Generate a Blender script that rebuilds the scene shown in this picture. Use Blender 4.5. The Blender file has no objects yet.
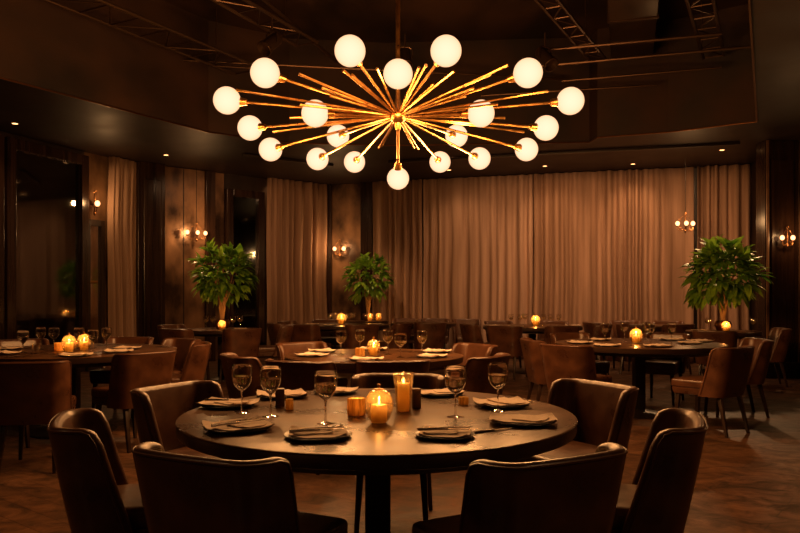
import bpy, bmesh, math, random
from math import sin, cos, pi, radians, sqrt, atan2, hypot
from mathutils import Vector, Matrix, noise
random.seed(7)
SC = bpy.context.scene
COL = SC.collection
F, HY, CZ = 738.0, 294.0, 1.27          # focal length (px), horizon row, eye height

def at(px, d): return (px - 400.0) * d / F
def zat(py, d): return CZ + (HY - py) * d / F

# ------------------------------------------------------------------ materials
def mat(name, color=(.5, .5, .5), rough=.5, metal=0., spec=.5, emit=None, estr=0.):
    m = bpy.data.materials.new(name); m.use_nodes = True
    b = m.node_tree.nodes['Principled BSDF']
    b.inputs['Base Color'].default_value = (*color, 1)
    b.inputs['Roughness'].default_value = rough
    b.inputs['Metallic'].default_value = metal
    b.inputs['Specular IOR Level'].default_value = spec
    if emit:
        b.inputs['Emission Color'].default_value = (*emit, 1)
        b.inputs['Emission Strength'].default_value = estr
    return m

def N(m, t, **kw):
    n = m.node_tree.nodes.new(t)
    for k, v in kw.items(): setattr(n, k, v)
    return n
def L(m, a, b): m.node_tree.links.new(a, b)

def noisy(name, c1, c2, scale, rough=(.4, .5), metal=0., bump=0., bscale=None, stretch=(1, 1, 1), detail=6, spec=.5, coords='Object', contrast=(.35, .65), bdist=.01):
    m = mat(name, c1, rough[0], metal, spec=spec)
    b = m.node_tree.nodes['Principled BSDF']
    tc = N(m, 'ShaderNodeTexCoord'); mp = N(m, 'ShaderNodeMapping'); mp.inputs['Scale'].default_value = stretch
    L(m, tc.outputs[coords], mp.inputs['Vector'])
    n = N(m, 'ShaderNodeTexNoise'); n.inputs['Scale'].default_value = scale; n.inputs['Detail'].default_value = detail
    L(m, mp.outputs['Vector'], n.inputs['Vector'])
    r = N(m, 'ShaderNodeValToRGB'); r.color_ramp.elements[0].position = contrast[0]; r.color_ramp.elements[1].position = contrast[1]
    r.color_ramp.elements[0].color = (*c1, 1); r.color_ramp.elements[1].color = (*c2, 1)
    L(m, n.outputs['Fac'], r.inputs['Fac']); L(m, r.outputs['Color'], b.inputs['Base Color'])
    mr = N(m, 'ShaderNodeMapRange'); mr.inputs['To Min'].default_value = rough[0]; mr.inputs['To Max'].default_value = rough[1]
    mr.inputs['From Min'].default_value = .3; mr.inputs['From Max'].default_value = .7
    L(m, n.outputs['Fac'], mr.inputs['Value']); L(m, mr.outputs['Result'], b.inputs['Roughness'])
    if bump:
        n2 = N(m, 'ShaderNodeTexNoise'); n2.inputs['Scale'].default_value = bscale or scale * 4; n2.inputs['Detail'].default_value = 4
        L(m, mp.outputs['Vector'], n2.inputs['Vector'])
        bp = N(m, 'ShaderNodeBump'); bp.inputs['Strength'].default_value = bump; bp.inputs['Distance'].default_value = bdist
        L(m, n2.outputs['Fac'], bp.inputs['Height']); L(m, bp.outputs['Normal'], b.inputs['Normal'])
    return m

M = {}
M['leather'] = noisy('brown_leather', (.055, .021, .010), (.12, .047, .021), 7, (.25, .40), bump=.22, bscale=26, spec=.6, bdist=.004)
M['leather_dark'] = mat('leather_piping', (.09, .035, .018), .35)
M['leg'] = noisy('dark_leg_wood', (.018, .009, .005), (.035, .016, .009), 20, (.3, .45))
M['tabletop'] = noisy('smoky_tabletop', (.028, .013, .007), (.135, .062, .027), 3.8, (.24, .36), bump=.03, bscale=40, detail=9, spec=.14, contrast=(.3, .7), bdist=.002)
M['tabletop'].node_tree.nodes['Principled BSDF'].inputs['Specular Tint'].default_value = (1, .60, .36, 1)
M['table_edge'] = mat('dark_table_edge', (.03, .015, .009), .35)
M['iron'] = mat('dark_iron', (.022, .014, .01), .4, .3)
M['brass'] = noisy('brushed_brass', (.55, .27, .07), (.66, .34, .10), 25, (.26, .4), metal=1.)
M['bronze'] = mat('aged_bronze', (.22, .10, .04), .35, 1.)
M['steel'] = mat('cutlery_steel', (.45, .36, .28), .22, 1.)
M['plate'] = mat('dark_plate', (.035, .022, .016), .3)
M['napkin'] = noisy('beige_linen', (.72, .56, .43), (.82, .66, .52), 60, (.8, .9), bump=.2, bscale=220, bdist=.002)
M['pleat'] = None
M['truss'] = mat('black_steel', (.10, .058, .036), .38, .8)
M['duct'] = noisy('dark_duct', (.035, .022, .015), (.07, .04, .026), 3, (.35, .5), metal=.6)
M['void'] = noisy('black_ceiling', (.013, .0055, .003), (.055, .023, .011), 1.3, (.6, .8), stretch=(1, .5, 1))
M['soffit'] = noisy('bronze_soffit', (.016, .008, .005), (.026, .013, .008), 1.2, (.42, .55), spec=.22)
M['darkwall'] = noisy('dark_timber_wall', (.014, .008, .005), (.026, .013, .008), 3, (.3, .45), stretch=(3, 3, .4))
M['glosspanel'] = noisy('glossy_dark_timber', (.013, .006, .004), (.030, .013, .007), 2, (.2, .32), spec=.32, stretch=(5, 5, .3))
M['bronzepanel'] = noisy('brown_plaster_panel', (.035, .016, .008), (.34, .18, .09), 2.2, (.25, .5), metal=.4, stretch=(1, 1, .6), contrast=(.38, .68), detail=8)
M['wax'] = None
M['black'] = mat('wick_black', (.01, .01, .01), .8)

def floor_mat():
    m = mat('worn_floor', (.1, .05, .03), .4)
    b = m.node_tree.nodes['Principled BSDF']
    tc = N(m, 'ShaderNodeTexCoord')
    mp = N(m, 'ShaderNodeMapping'); mp.inputs['Rotation'].default_value = (0, 0, radians(38))
    L(m, tc.outputs['Object'], mp.inputs['Vector'])
    br = N(m, 'ShaderNodeTexBrick'); br.inputs['Scale'].default_value = 1.0
    br.inputs['Brick Width'].default_value = .9; br.inputs['Row Height'].default_value = .16
    br.inputs['Mortar Size'].default_value = .003; br.inputs['Color1'].default_value = (.075, .040, .024, 1)
    br.inputs['Color2'].default_value = (.115, .062, .036, 1); br.inputs['Mortar'].default_value = (.03, .016, .01, 1)
    L(m, mp.outputs['Vector'], br.inputs['Vector'])
    mp2 = N(m, 'ShaderNodeMapping'); mp2.inputs['Scale'].default_value = (1, 1.4, 1); mp2.inputs['Rotation'].default_value = (0, 0, radians(30))
    L(m, tc.outputs['Object'], mp2.inputs['Vector'])
    n = N(m, 'ShaderNodeTexNoise'); n.inputs['Scale'].default_value = 3.6; n.inputs['Detail'].default_value = 10; n.inputs['Roughness'].default_value = .68
    n.inputs['Distortion'].default_value = 1.2
    L(m, mp2.outputs['Vector'], n.inputs['Vector'])
    r = N(m, 'ShaderNodeValToRGB'); r.color_ramp.elements[0].position = .34; r.color_ramp.elements[1].position = .66
    r.color_ramp.elements[0].color = (.20, .18, .16, 1); r.color_ramp.elements[1].color = (1.7, 1.5, 1.3, 1)
    L(m, n.outputs['Fac'], r.inputs['Fac'])
    mx = N(m, 'ShaderNodeMix', data_type='RGBA', blend_type='MULTIPLY'); mx.inputs[0].default_value = 1
    L(m, br.outputs['Color'], mx.inputs[6]); L(m, r.outputs['Color'], mx.inputs[7])
    L(m, mx.outputs[2], b.inputs['Base Color'])
    mr = N(m, 'ShaderNodeMapRange'); mr.inputs['To Min'].default_value = .5; mr.inputs['To Max'].default_value = .28
    mr.inputs['From Min'].default_value = .3; mr.inputs['From Max'].default_value = .7
    L(m, n.outputs['Fac'], mr.inputs['Value']); L(m, mr.outputs['Result'], b.inputs['Roughness'])
    bp = N(m, 'ShaderNodeBump'); bp.inputs['Strength'].default_value = .35; bp.inputs['Distance'].default_value = .01
    L(m, n.outputs['Fac'], bp.inputs['Height']); L(m, bp.outputs['Normal'], b.inputs['Normal'])
    return m
M['floor'] = floor_mat()

def curtain_mat(name, c1, c2):
    m = noisy(name, c1, c2, 1.5, (.75, .9), stretch=(6, 6, .25), bump=.1, bscale=300, detail=5, spec=.25, bdist=.003)  # vertical colour streaks put pleat light and shade into the cloth
    return m
M['curtain'] = curtain_mat('taupe_curtain', (.27, .165, .11), (.42, .27, .19))
M['curtain2'] = curtain_mat('brown_curtain', (.20, .115, .07), (.34, .205, .135))

def emission_globe(name, core, rim, strength):
    """opal glass lamp: full brightness face on, a little dimmer and warmer where the glass is seen edge on"""
    m = bpy.data.materials.new(name); m.use_nodes = True
    nt = m.node_tree; nt.nodes.clear()
    out = N(m, 'ShaderNodeOutputMaterial'); e = N(m, 'ShaderNodeEmission')
    lw = N(m, 'ShaderNodeLayerWeight'); lw.inputs['Blend'].default_value = .35
    mx = N(m, 'ShaderNodeMix', data_type='RGBA')
    mx.inputs[6].default_value = (*core, 1); mx.inputs[7].default_value = (*rim, 1)
    L(m, lw.outputs['Facing'], mx.inputs[0]); L(m, mx.outputs[2], e.inputs['Color'])
    e.inputs['Strength'].default_value = strength
    L(m, e.outputs[0], out.inputs[0])
    return m
M['globe'] = emission_globe('opal_globe', (1.75, .98, .66), (1.15, .62, .26), 1.0)
M['bulb'] = emission_globe('warm_bulb', (4.5, 1.9, .8), (2.2, .9, .3), 1.0)
M['flame'] = emission_globe('candle_flame', (14, 8.5, 2.4), (9, 4, .7), 1.0)
M['downlight'] = emission_globe('downlight_lens', (7, 3.3, 1.2), (4, 1.6, .5), 1.0)

def thin_glass(name, tint=(1, 1, 1), rough=.02, boost=1.0, frost=0.):
    m = bpy.data.materials.new(name); m.use_nodes = True
    nt = m.node_tree; nt.nodes.clear()
    out = N(m, 'ShaderNodeOutputMaterial'); mx = N(m, 'ShaderNodeMixShader')
    tr = N(m, 'ShaderNodeBsdfTransparent'); tr.inputs['Color'].default_value = (*tint, 1)
    gl = N(m, 'ShaderNodeBsdfGlossy'); gl.inputs['Roughness'].default_value = rough
    gl.inputs['Color'].default_value = (1, 1, 1, 1)
    lw = N(m, 'ShaderNodeLayerWeight'); lw.inputs['Blend'].default_value = .5
    pw = N(m, 'ShaderNodeMath', operation='POWER'); pw.inputs[1].default_value = 2.6
    mu = N(m, 'ShaderNodeMath', operation='MULTIPLY_ADD'); mu.inputs[1].default_value = 1.0; mu.inputs[2].default_value = .045 * boost; mu.use_clamp = True
    L(m, lw.outputs['Facing'], pw.inputs[0]); L(m, pw.outputs[0], mu.inputs[0]); L(m, mu.outputs[0], mx.inputs[0])
    if frost:
        tl = N(m, 'ShaderNodeBsdfTranslucent'); tl.inputs['Color'].default_value = (1, .72, .34, 1)
        m2 = N(m, 'ShaderNodeMixShader'); m2.inputs[0].default_value = frost
        L(m, tr.outputs[0], m2.inputs[1]); L(m, tl.outputs[0], m2.inputs[2]); L(m, m2.outputs[0], mx.inputs[1])
    else: L(m, tr.outputs[0], mx.inputs[1])
    L(m, gl.outputs[0], mx.inputs[2]); L(m, mx.outputs[0], out.inputs[0])
    return m
M['glass'] = thin_glass('clear_glass', (.97, .96, .94), .03, 1.5)
M['candleglass'] = thin_glass('warm_candle_glass', (.98, .90, .74), .03, 1.5, .085)
M['windowglass'] = thin_glass('night_window_glass', (.30, .30, .22), .06, 2.2)
M['amber'] = None
def real_glass(name, col, rough=0.0, ior=1.33):
    m = mat(name, col, rough); b = m.node_tree.nodes['Principled BSDF']
    b.inputs['Transmission Weight'].default_value = 1; b.inputs['IOR'].default_value = ior
    return m
M['water'] = real_glass('pale_wine', (1, .86, .6))
def glow_liquid(name):
    m = real_glass(name, (1, .92, .70)); nt = m.node_tree
    out = [x for x in nt.nodes if x.type == 'OUTPUT_MATERIAL'][0]; b = nt.nodes['Principled BSDF']
    t = N(m, 'ShaderNodeBsdfTranslucent'); t.inputs['Color'].default_value = (1, .72, .32, 1)
    mx = N(m, 'ShaderNodeMixShader'); mx.inputs[0].default_value = .22
    L(m, b.outputs[0], mx.inputs[1]); L(m, t.outputs[0], mx.inputs[2]); L(m, mx.outputs[0], out.inputs[0])
    return m
M['water'] = glow_liquid('pale_wine_cloud')
M['stemglass'] = real_glass('solid_glass', (1, .97, .93), 0, 1.45)

def translucent(name, col, tw=.55, tex=False):
    m = bpy.data.materials.new(name); m.use_nodes = True
    nt = m.node_tree; nt.nodes.clear()
    out = N(m, 'ShaderNodeOutputMaterial'); mx = N(m, 'ShaderNodeMixShader'); mx.inputs[0].default_value = tw
    d = N(m, 'ShaderNodeBsdfDiffuse'); t = N(m, 'ShaderNodeBsdfTranslucent')
    d.inputs['Color'].default_value = (*col, 1); t.inputs['Color'].default_value = (*col, 1)
    if tex:
        tc = N(m, 'ShaderNodeTexCoord'); n = N(m, 'ShaderNodeTexNoise'); n.inputs['Scale'].default_value = 30
        mp = N(m, 'ShaderNodeMapping'); mp.inputs['Scale'].default_value = (3, 3, .6)
        L(m, tc.outputs['Object'], mp.inputs['Vector']); L(m, mp.outputs['Vector'], n.inputs['Vector'])
        r = N(m, 'ShaderNodeValToRGB'); r.color_ramp.elements[0].position = .35; r.color_ramp.elements[1].position = .65
        r.color_ramp.elements[0].color = (col[0] * .6, col[1] * .5, col[2] * .4, 1); r.color_ramp.elements[1].color = (*col, 1)
        L(m, n.outputs['Fac'], r.inputs['Fac']); L(m, r.outputs['Color'], d.inputs['Color']); L(m, r.outputs['Color'], t.inputs['Color'])
    L(m, d.outputs[0], mx.inputs[1]); L(m, t.outputs[0], mx.inputs[2]); L(m, mx.outputs[0], out.inputs[0])
    return m
M['wax'] = translucent('candle_wax', (1.0, .84, .46), .6)
M['amber'] = translucent('amber_votive', (.95, .68, .28), .6, True)
M['box'] = noisy('brown_box', (.10, .055, .03), (.15, .08, .045), 20, (.5, .6))

def leaf_mat():
    m = mat('green_leaf', (.05, .13, .02), .35)
    b = m.node_tree.nodes['Principled BSDF']
    tc = N(m, 'ShaderNodeTexCoord'); n = N(m, 'ShaderNodeTexNoise'); n.inputs['Scale'].default_value = 6
    L(m, tc.outputs['Object'], n.inputs['Vector'])
    r = N(m, 'ShaderNodeValToRGB'); r.color_ramp.elements[0].position = .35; r.color_ramp.elements[1].position = .65
    r.color_ramp.elements[0].color = (.07, .20, .015, 1); r.color_ramp.elements[1].color = (.30, .50, .05, 1)
    L(m, n.outputs['Fac'], r.inputs['Fac']); L(m, r.outputs['Color'], b.inputs['Base Color'])
    out = [x for x in m.node_tree.nodes if x.type == 'OUTPUT_MATERIAL'][0]
    t = N(m, 'ShaderNodeBsdfTranslucent'); L(m, r.outputs['Color'], t.inputs['Color'])
    mx = N(m, 'ShaderNodeMixShader'); mx.inputs[0].default_value = .4
    L(m, b.outputs[0], mx.inputs[1]); L(m, t.outputs[0], mx.inputs[2]); L(m, mx.outputs[0], out.inputs[0])
    return m
M['leaf'] = leaf_mat()
M['bark'] = noisy('pale_bark', (.22, .12, .05), (.42, .26, .12), 14, (.6, .8), stretch=(1, 1, .3), bump=.5)

# ------------------------------------------------------------------ mesh helpers
class MB:
    def __init__(s): s.v = []; s.f = []
    def add(s, vs, fs):
        o = len(s.v); s.v += [tuple(p) for p in vs]; s.f += [tuple(i + o for i in q) for q in fs]; return s
    def box(s, c, d, rz=0, taper=1.0):
        hx, hy, hz = d[0] / 2, d[1] / 2, d[2] / 2
        vs = []
        for sz, k in ((-1, taper), (1, 1)):
            for sx, sy in ((-1, -1), (1, -1), (1, 1), (-1, 1)):
                x, y = sx * hx * k, sy * hy * k
                vs.append((c[0] + x * cos(rz) - y * sin(rz), c[1] + x * sin(rz) + y * cos(rz), c[2] + sz * hz))
        return s.add(vs, [(3, 2, 1, 0), (4, 5, 6, 7), (0, 1, 5, 4), (1, 2, 6, 5), (2, 3, 7, 6), (3, 0, 4, 7)])
    def hexa(s, bot, top):
        return s.add(list(bot) + list(top), [(3, 2, 1, 0), (4, 5, 6, 7), (0, 1, 5, 4), (1, 2, 6, 5), (2, 3, 7, 6), (3, 0, 4, 7)])
    def lathe(s, prof, n=32, c=(0, 0, 0)):
        """prof: (r, z) list; r == 0 ends close in a point"""
        vs, fs, rings = [], [], []
        for r, z in prof:
            if r <= 1e-6: rings.append([len(vs)]); vs.append((c[0], c[1], c[2] + z))
            else:
                rings.append(list(range(len(vs), len(vs) + n)))
                for i in range(n):
                    a = 2 * pi * i / n; vs.append((c[0] + r * cos(a), c[1] + r * sin(a), c[2] + z))
        for A, B in zip(rings, rings[1:]):
            for i in range(n):
                j = (i + 1) % n
                if len(A) == 1 and len(B) == 1: continue
                if len(A) == 1: fs.append((A[0], B[j], B[i]))
                elif len(B) == 1: fs.append((A[i], A[j], B[0]))
                else: fs.append((A[i], A[j], B[j], B[i]))
        return s.add(vs, fs)
    def sphere(s, c, r, n=24, m=12, sz=1.0):
        pr = [(0 if k in (0, m) else r * sin(pi * k / m), -r * sz * cos(pi * k / m)) for k in range(m + 1)]
        return s.lathe(pr, n, c)
    def tube(s, pts, rad, n=8, cap=True):
        pts = [Vector(p) for p in pts]; K = len(pts)
        rads = rad if isinstance(rad, (list, tuple)) else [rad] * K
        vs, fs = [], []
        t0 = (pts[1] - pts[0]).normalized()
        up = Vector((0, 0, 1)) if abs(t0.z) < .9 else Vector((1, 0, 0))
        a = t0.cross(up).normalized()
        for i, p in enumerate(pts):
            t = (pts[min(i + 1, K - 1)] - pts[max(i - 1, 0)]).normalized()
            a = (a - t * a.dot(t)).normalized(); b = t.cross(a)
            for k in range(n):
                w = 2 * pi * k / n; vs.append(p + (a * cos(w) + b * sin(w)) * rads[i])
        for i in range(K - 1):
            for k in range(n):
                j = (k + 1) % n; fs.append((i * n + k, i * n + j, (i + 1) * n + j, (i + 1) * n + k))
        if cap:
            fs.append(tuple(reversed(range(n)))); fs.append(tuple(range((K - 1) * n, K * n)))
        return s.add(vs, fs)
    def build(s, name, m, parent=None, smooth=True, bevel=0, segs=2, angle=35):
        me = bpy.data.meshes.new(name); me.from_pydata(s.v, [], s.f)
        bm = bmesh.new(); bm.from_mesh(me)
        if bevel:
            es = [e for e in bm.edges if len(e.link_faces) == 2 and e.calc_face_angle(0) > radians(30)]
            bmesh.ops.bevel(bm, geom=es, offset=bevel, segments=segs, profile=.6, affect='EDGES', clamp_overlap=True)
        bmesh.ops.recalc_face_normals(bm, faces=bm.faces)
        bm.to_mesh(me); bm.free()
        me.materials.append(m)
        if smooth:
            me.shade_smooth(); me.set_sharp_from_angle(angle=radians(angle))
        o = bpy.data.objects.new(name, me); COL.objects.link(o)
        if parent: o.parent = parent
        return o

def tag(o, label=None, cat=None, group=None, kind=None):
    if label: o['label'] = label
    if cat: o['category'] = cat
    if group: o['group'] = group
    if kind: o['kind'] = kind
    return o
def empty(name, loc=(0, 0, 0), rz=0):
    o = bpy.data.objects.new(name, None); COL.objects.link(o)
    o.location = loc; o.rotation_euler = (0, 0, rz); o.empty_display_size = .05
    return o
def dup(o, parent=None):
    c = o.copy(); COL.objects.link(c)
    if parent: c.parent = parent
    for ch in list(o.children): dup(ch, c)
    return c
_used = set()
def place(proto, loc, rz, label, cat, group, scale=None):
    o = proto if proto.name not in _used else dup(proto)
    if o is proto: _used.add(proto.name)
    o.location = loc; o.rotation_euler = (0, 0, rz)
    if scale: o.scale = (scale,) * 3
    return tag(o, label, cat, group)

# ------------------------------------------------------------------ room shell
H, HR = 3.6, 5.2
WL = [(-8.6, 2.2), (-5.18, 12.1), (-4.79, 13.0), (-1.7, 15.8)]        # left wall, near to far
WB = [(-1.7, 15.8), (6.3, 13.4)]                                      # back wall
room = [(-8.6, -4), (-8.6, 2.2), (-5.18, 12.1), (-4.79, 13.0), (-1.7, 15.8), (6.3, 13.4), (6.3, 11.2), (6.05, 11.2), (6.05, -4)]
def hit(px, A, B):
    """where the sight line of a column meets the wall segment A-B"""
    k = (px - 400) / F
    dx, dy = B[0] - A[0], B[1] - A[1]
    t = (k * A[1] - A[0]) / (dx - k * dy)
    return Vector((A[0] + t * dx, A[1] + t * dy))
def wallseg(name, A, B, m, z0=0, z1=H, th=.12, **kw):
    A, B = Vector(A), Vector(B); d = (B - A).normalized(); n = Vector((-d.y, d.x)) * th     # outward = left of travel
    q = [A, B, B + n, A + n]
    o = MB().hexa([(p.x, p.y, z0) for p in q], [(p.x, p.y, z1) for p in q]).build(name, m, smooth=False, **kw)
    o['kind'] = 'structure'; return o
wallseg('wall_left', (-8.6, -4), (-8.6, 2.2), M['darkwall'])
wallseg('wall_left', (-8.6, 2.2), (-5.18, 12.1), M['darkwall'])
wallseg('wall_left', (-5.18, 12.1), (-4.79, 13.0), M['bronzepanel'])
wallseg('wall_left', (-4.79, 13.0), (-1.7, 15.8), M['darkwall'])
wallseg('wall_back', WB[0], WB[1], M['darkwall'])
wallseg('wall_right', (6.3, 13.4), (6.3, 11.2), M['darkwall'])
wallseg('wall_right', (6.05, 11.2), (6.05, -4), M['bronzepanel'], th=.3)
wallseg('wall_front', (6.05, -4), (-8.6, -4), M['darkwall'])
def flat(name, poly, z, m, th, up):
    b = MB(); n = len(poly); z2 = z - th if up else z + th
    b.add([(x, y, z) for x, y in poly] + [(x, y, z2) for x, y in poly],
          [tuple(range(n)), tuple(range(2 * n - 1, n - 1, -1))] + [(i, (i + 1) % n, n + (i + 1) % n, n + i) for i in range(n)])
    o = b.build(name, m, smooth=False); o['kind'] = 'structure'; return o
flat('floor', room, 0, M['floor'], .1, True)
recess = [(-7.55, 2.3), (-4.3, 7.93), (-2.75, 10.6), (-1.7, 11.35), (-.2, 11.55), (2.9, 11.3), (2.93, 10.95), (3.85, 10.6), (4.81, 9.94), (1.0, 2.3)]
def ceiling_with_hole():
    bm = bmesh.new(); es = []
    for poly in (room, recess):
        vs = [bm.verts.new((x, y, H)) for x, y in poly]
        for i in range(len(vs)): es.append(bm.edges.new((vs[i], vs[(i + 1) % len(vs)])))
    bmesh.ops.triangle_fill(bm, use_beauty=True, use_dissolve=False, edges=es)
    # keep only faces outside the recess
    def inside(p):
        c = False; n = len(recess)
        for i in range(n):
            x1, y1 = recess[i]; x2, y2 = recess[(i + 1) % n]
            if (y1 > p.y) != (y2 > p.y) and p.x < (x2 - x1) * (p.y - y1) / (y2 - y1) + x1: c = not c
        return c
    dl = [f for f in bm.faces if inside(f.calc_center_median())]
    bmesh.ops.delete(bm, geom=dl, context='FACES')
    for f in bm.faces:
        if f.normal.z > 0: f.normal_flip()
    me = bpy.data.meshes.new('ceiling'); bm.to_mesh(me); bm.free(); me.materials.append(M['soffit'])
    o = bpy.data.objects.new('ceiling', me); COL.objects.link(o); o['kind'] = 'structure'
    return o
ceiling_with_hole()
b = MB(); n = len(recess)
b.add([(x, y, H) for x, y in recess] + [(x, y, HR) for x, y in recess], [(i, (i + 1) % n, n + (i + 1) % n, n + i) for i in range(n)])
b.build('trim_1', M['void'], smooth=False)['kind'] = 'structure'
flat('ceiling', recess, HR, M['void'], .1, False)
# thin metal bead along the recess edge
b = MB(); b.tube([(x, y, H - .006) for x, y in recess] + [(recess[0][0], recess[0][1], H - .006)], .012, 6)
b.build('trim_2', M['bronze'])['kind'] = 'structure'
# skirting
def skirting(name, A, B, h=.16):
    A, B = Vector(A), Vector(B); d = (B - A).normalized(); n = Vector((d.y, -d.x)) * .025
    q = [A, B, B + n, A + n]
    MB().hexa([(p.x, p.y, 0) for p in q], [(p.x, p.y, h) for p in q]).build(name, M['darkwall'], smooth=False, bevel=.005)['kind'] = 'structure'
skirting('baseboard_left', (-8.6, 2.2), (-5.18, 12.1)); skirting('baseboard_left', (-4.79, 13.0), (-1.7, 15.8))
skirting('baseboard_back', *WB); skirting('baseboard_right', (6.05, 11.2), (6.05, -4))

# panels and frames that stand proud of a wall, between two columns
tn = [3]
def wpanel(px0, px1, seg, m, z0, z1, out0=0., out1=.06, name=None, bevel=.006):
    a, c = hit(px0, *seg), hit(px1, *seg)
    d = (c - a).normalized(); n = Vector((d.y, -d.x))
    q = [a + n * out1, c + n * out1, c + n * out0, a + n * out0]
    if name is None:
        name = 'trim_%d' % tn[0]; tn[0] += 1
    o = MB().hexa([(p.x, p.y, z0) for p in q], [(p.x, p.y, z1) for p in q]).build(name, m, smooth=False, bevel=bevel)
    return o
def S(o): o['kind'] = 'structure'; return o
S1, S2, S3 = (WL[0], WL[1]), (WL[1], WL[2]), (WL[2], WL[3])
# big dark window on the left
def window(n, seg, x0, x1, z0, z1, fw, bars=()):
    a, c = hit(x0, *seg), hit(x1, *seg); d = (c - a); ln = d.length; d.normalize(); nn = Vector((d.y, -d.x))
    root = empty('window_%d' % n); root['kind'] = 'structure'
    def piece(s0, s1, za, zb, o0, o1, nm, m):
        p, q = a + d * s0, a + d * s1
        r = [p + nn * o1, q + nn * o1, q + nn * o0, p + nn * o0]
        return MB().hexa([(v.x, v.y, za) for v in r], [(v.x, v.y, zb) for v in r]).build(nm, m, root, smooth=False, bevel=.008 if m is not M['windowglass'] else 0)
    piece(0, fw, z0, z1, 0, .12, 'window_frame', M['glosspanel']); piece(ln - fw, ln, z0, z1, 0, .12, 'window_frame', M['glosspanel'])
    piece(fw, ln - fw, z1 - fw, z1, 0, .12, 'window_frame', M['glosspanel']); piece(fw, ln - fw, z0, z0 + fw, 0, .12, 'window_frame', M['glosspanel'])
    for s in bars: piece(ln * s - fw / 3, ln * s + fw / 3, z0 + fw, z1 - fw, 0, .10, 'window_frame', M['glosspanel'])
    piece(fw, ln - fw, z0 + fw, z1 - fw, .04, .05, 'pane', M['windowglass'])
window(1, S1, 1, 83.5, .18, 3.52, .16)
window(2, S1, -95, -2, .18, 3.52, .16)
window(3, S3, 224, 262, .3, 3.3, .14)
# glass door between window and curtain
dr = empty('door_1'); dr['kind'] = 'structure'
def dpiece(p0, p1, za, zb, o0, o1, nm, m, par=dr):
    o = wpanel(p0, p1, S2, m, za, zb, o0, o1, nm, bevel=0.004); o.parent = par; return o
dpiece(84.5, 87, 0, 2.5, 0, .08, 'door_frame', M['iron']); dpiece(98, 101.5, 0, 2.5, 0, .08, 'door_frame', M['darkwall'])
dpiece(87, 98, 2.4, 2.5, 0, .08, 'door_frame', M['darkwall']); dpiece(87, 98, 0.02, .25, 0, .08, 'door_frame', M['darkwall'])
dpiece(87, 98, .25, 2.4, .02, .035, 'pane', M['glass'])
hh = hit(92, *S2); MB().tube([(hh.x - .1, hh.y - .16, 1.47), (hh.x + .12, hh.y - .06, 1.47)], .02, 8).build('door_handle', M['brass'], dr)
# pillars and panels on the left wall
S(wpanel(133, 160, S3, M['glosspanel'], 0, H - .002, 0, .22, bevel=.01))
S(wpanel(138, 156, S3, M['glosspanel'], .3, 3.3, .22, .25, bevel=.02))
S(wpanel(161, 203, S3, M['bronzepanel'], .1, H - .01, 0, .07))
S(wpanel(181.5, 182.3, S3, M['darkwall'], .1, H - .02, .07, .078, bevel=0))
S(wpanel(203, 212, S3, M['glosspanel'], 0, H - .005, 0, .14))
S(wpanel(212, 223, S3, M['bronzepanel'], 0, H - .01, 0, .04))
# back wall: panel and dark piers
S(wpanel(322, 333, WB, M['glosspanel'], 0, H - .002, 0, .12))
S(wpanel(333, 363, WB, M['bronzepanel'], .16, H - .004, 0, .05))
S(wpanel(363, 374, WB, M['glosspanel'], 0, H - .002, 0, .16))
# dark pier at the right in front of the curtain\'s end
b = MB(); b.box((5.78, 11.32, H / 2), (.50, .30, H - .004)); S(b.build('trim_%d' % tn[0], M['glosspanel'], smooth=False, bevel=.01)); tn[0] += 1
b = MB(); b.box((5.78, 11.155, H / 2 + .1), (.34, .03, H - .8)); S(b.build('trim_%d' % tn[0], M['glosspanel'], smooth=False, bevel=.012)); tn[0] += 1
b = MB(); b.box((5.78, 11.3, .12), (.56, .42, .24)); S(b.build('baseboard_right', M['darkwall'], smooth=False, bevel=.015))
b = MB(); b.box((5.555, 11.15, H / 2), (.035, .035, H - .01)); S(b.build('trim_%d' % tn[0], M['bronzepanel'], smooth=False, bevel=.008)); tn[0] += 1

# ------------------------------------------------------------------ curtains
def curtain(px0, px1, seg, off, m, label, group, seed, freq=6.2, amp=.05):
    rnd = random.Random(seed)
    a, c = hit(px0, *seg), hit(px1, *seg); d = c - a; ln = d.length; d.normalize(); nn = Vector((d.y, -d.x))
    nu = int(ln * 80); nz = 14
    ph = [rnd.random() * 6.28 for _ in range(5)]
    vs, fs = [], []
    z0, z1 = .02, H - .012
    for j in range(nz + 1):
        v = j / nz; z = z0 + v * (z1 - z0)
        for i in range(nu + 1):
            s = ln * i / nu
            w = 2 * pi * freq
            drift = .16 * sin(1.7 * s + ph[0]) + .07 * sin(4.1 * s + ph[1]) + .02 * sin(11 * s + ph[2])
            ss = s + drift + .012 * (1 - v) * sin(3 * z + ph[2] + s * 2)
            q1 = sin(w * ss + ph[3]); y = amp * 1.5 * ((abs(q1) ** .7 * (1 if q1 > 0 else -1)) * .8 + .4 * sin(.41 * w * ss + ph[4])) * (.45 + .55 * sin(1.9 * s + ph[1]) ** 2)
            y *= (.75 + .35 * (1 - v)) * 1.25
            y += .02 * sin(1.1 * s + 2 * z)
            p = a + d * s + nn * (off + y)
            vs.append((p.x, p.y, z))
    for j in range(nz):
        for i in range(nu):
            q = j * (nu + 1) + i; fs.append((q, q + 1, q + nu + 2, q + nu + 1))
    o = MB().add(vs, fs).build('curtain', m, smooth=True, angle=180)
    md = o.modifiers.new('thick', 'SOLIDIFY'); md.thickness = .006
    return tag(o, label, 'curtain', group)
curtain(102.5, 131, S2, .16, M['curtain'], 'short narrow taupe curtain beside the glass door on the left wall', 'curtains on the left wall', 1, 7, .04)
curtain(263, 320, S3, .19, M['curtain2'], 'pleated brown curtain behind the left potted plant, between dark window and corner', 'curtains on the left wall', 2, 5.6)
g = 'floor length curtains along the back wall'
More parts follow.
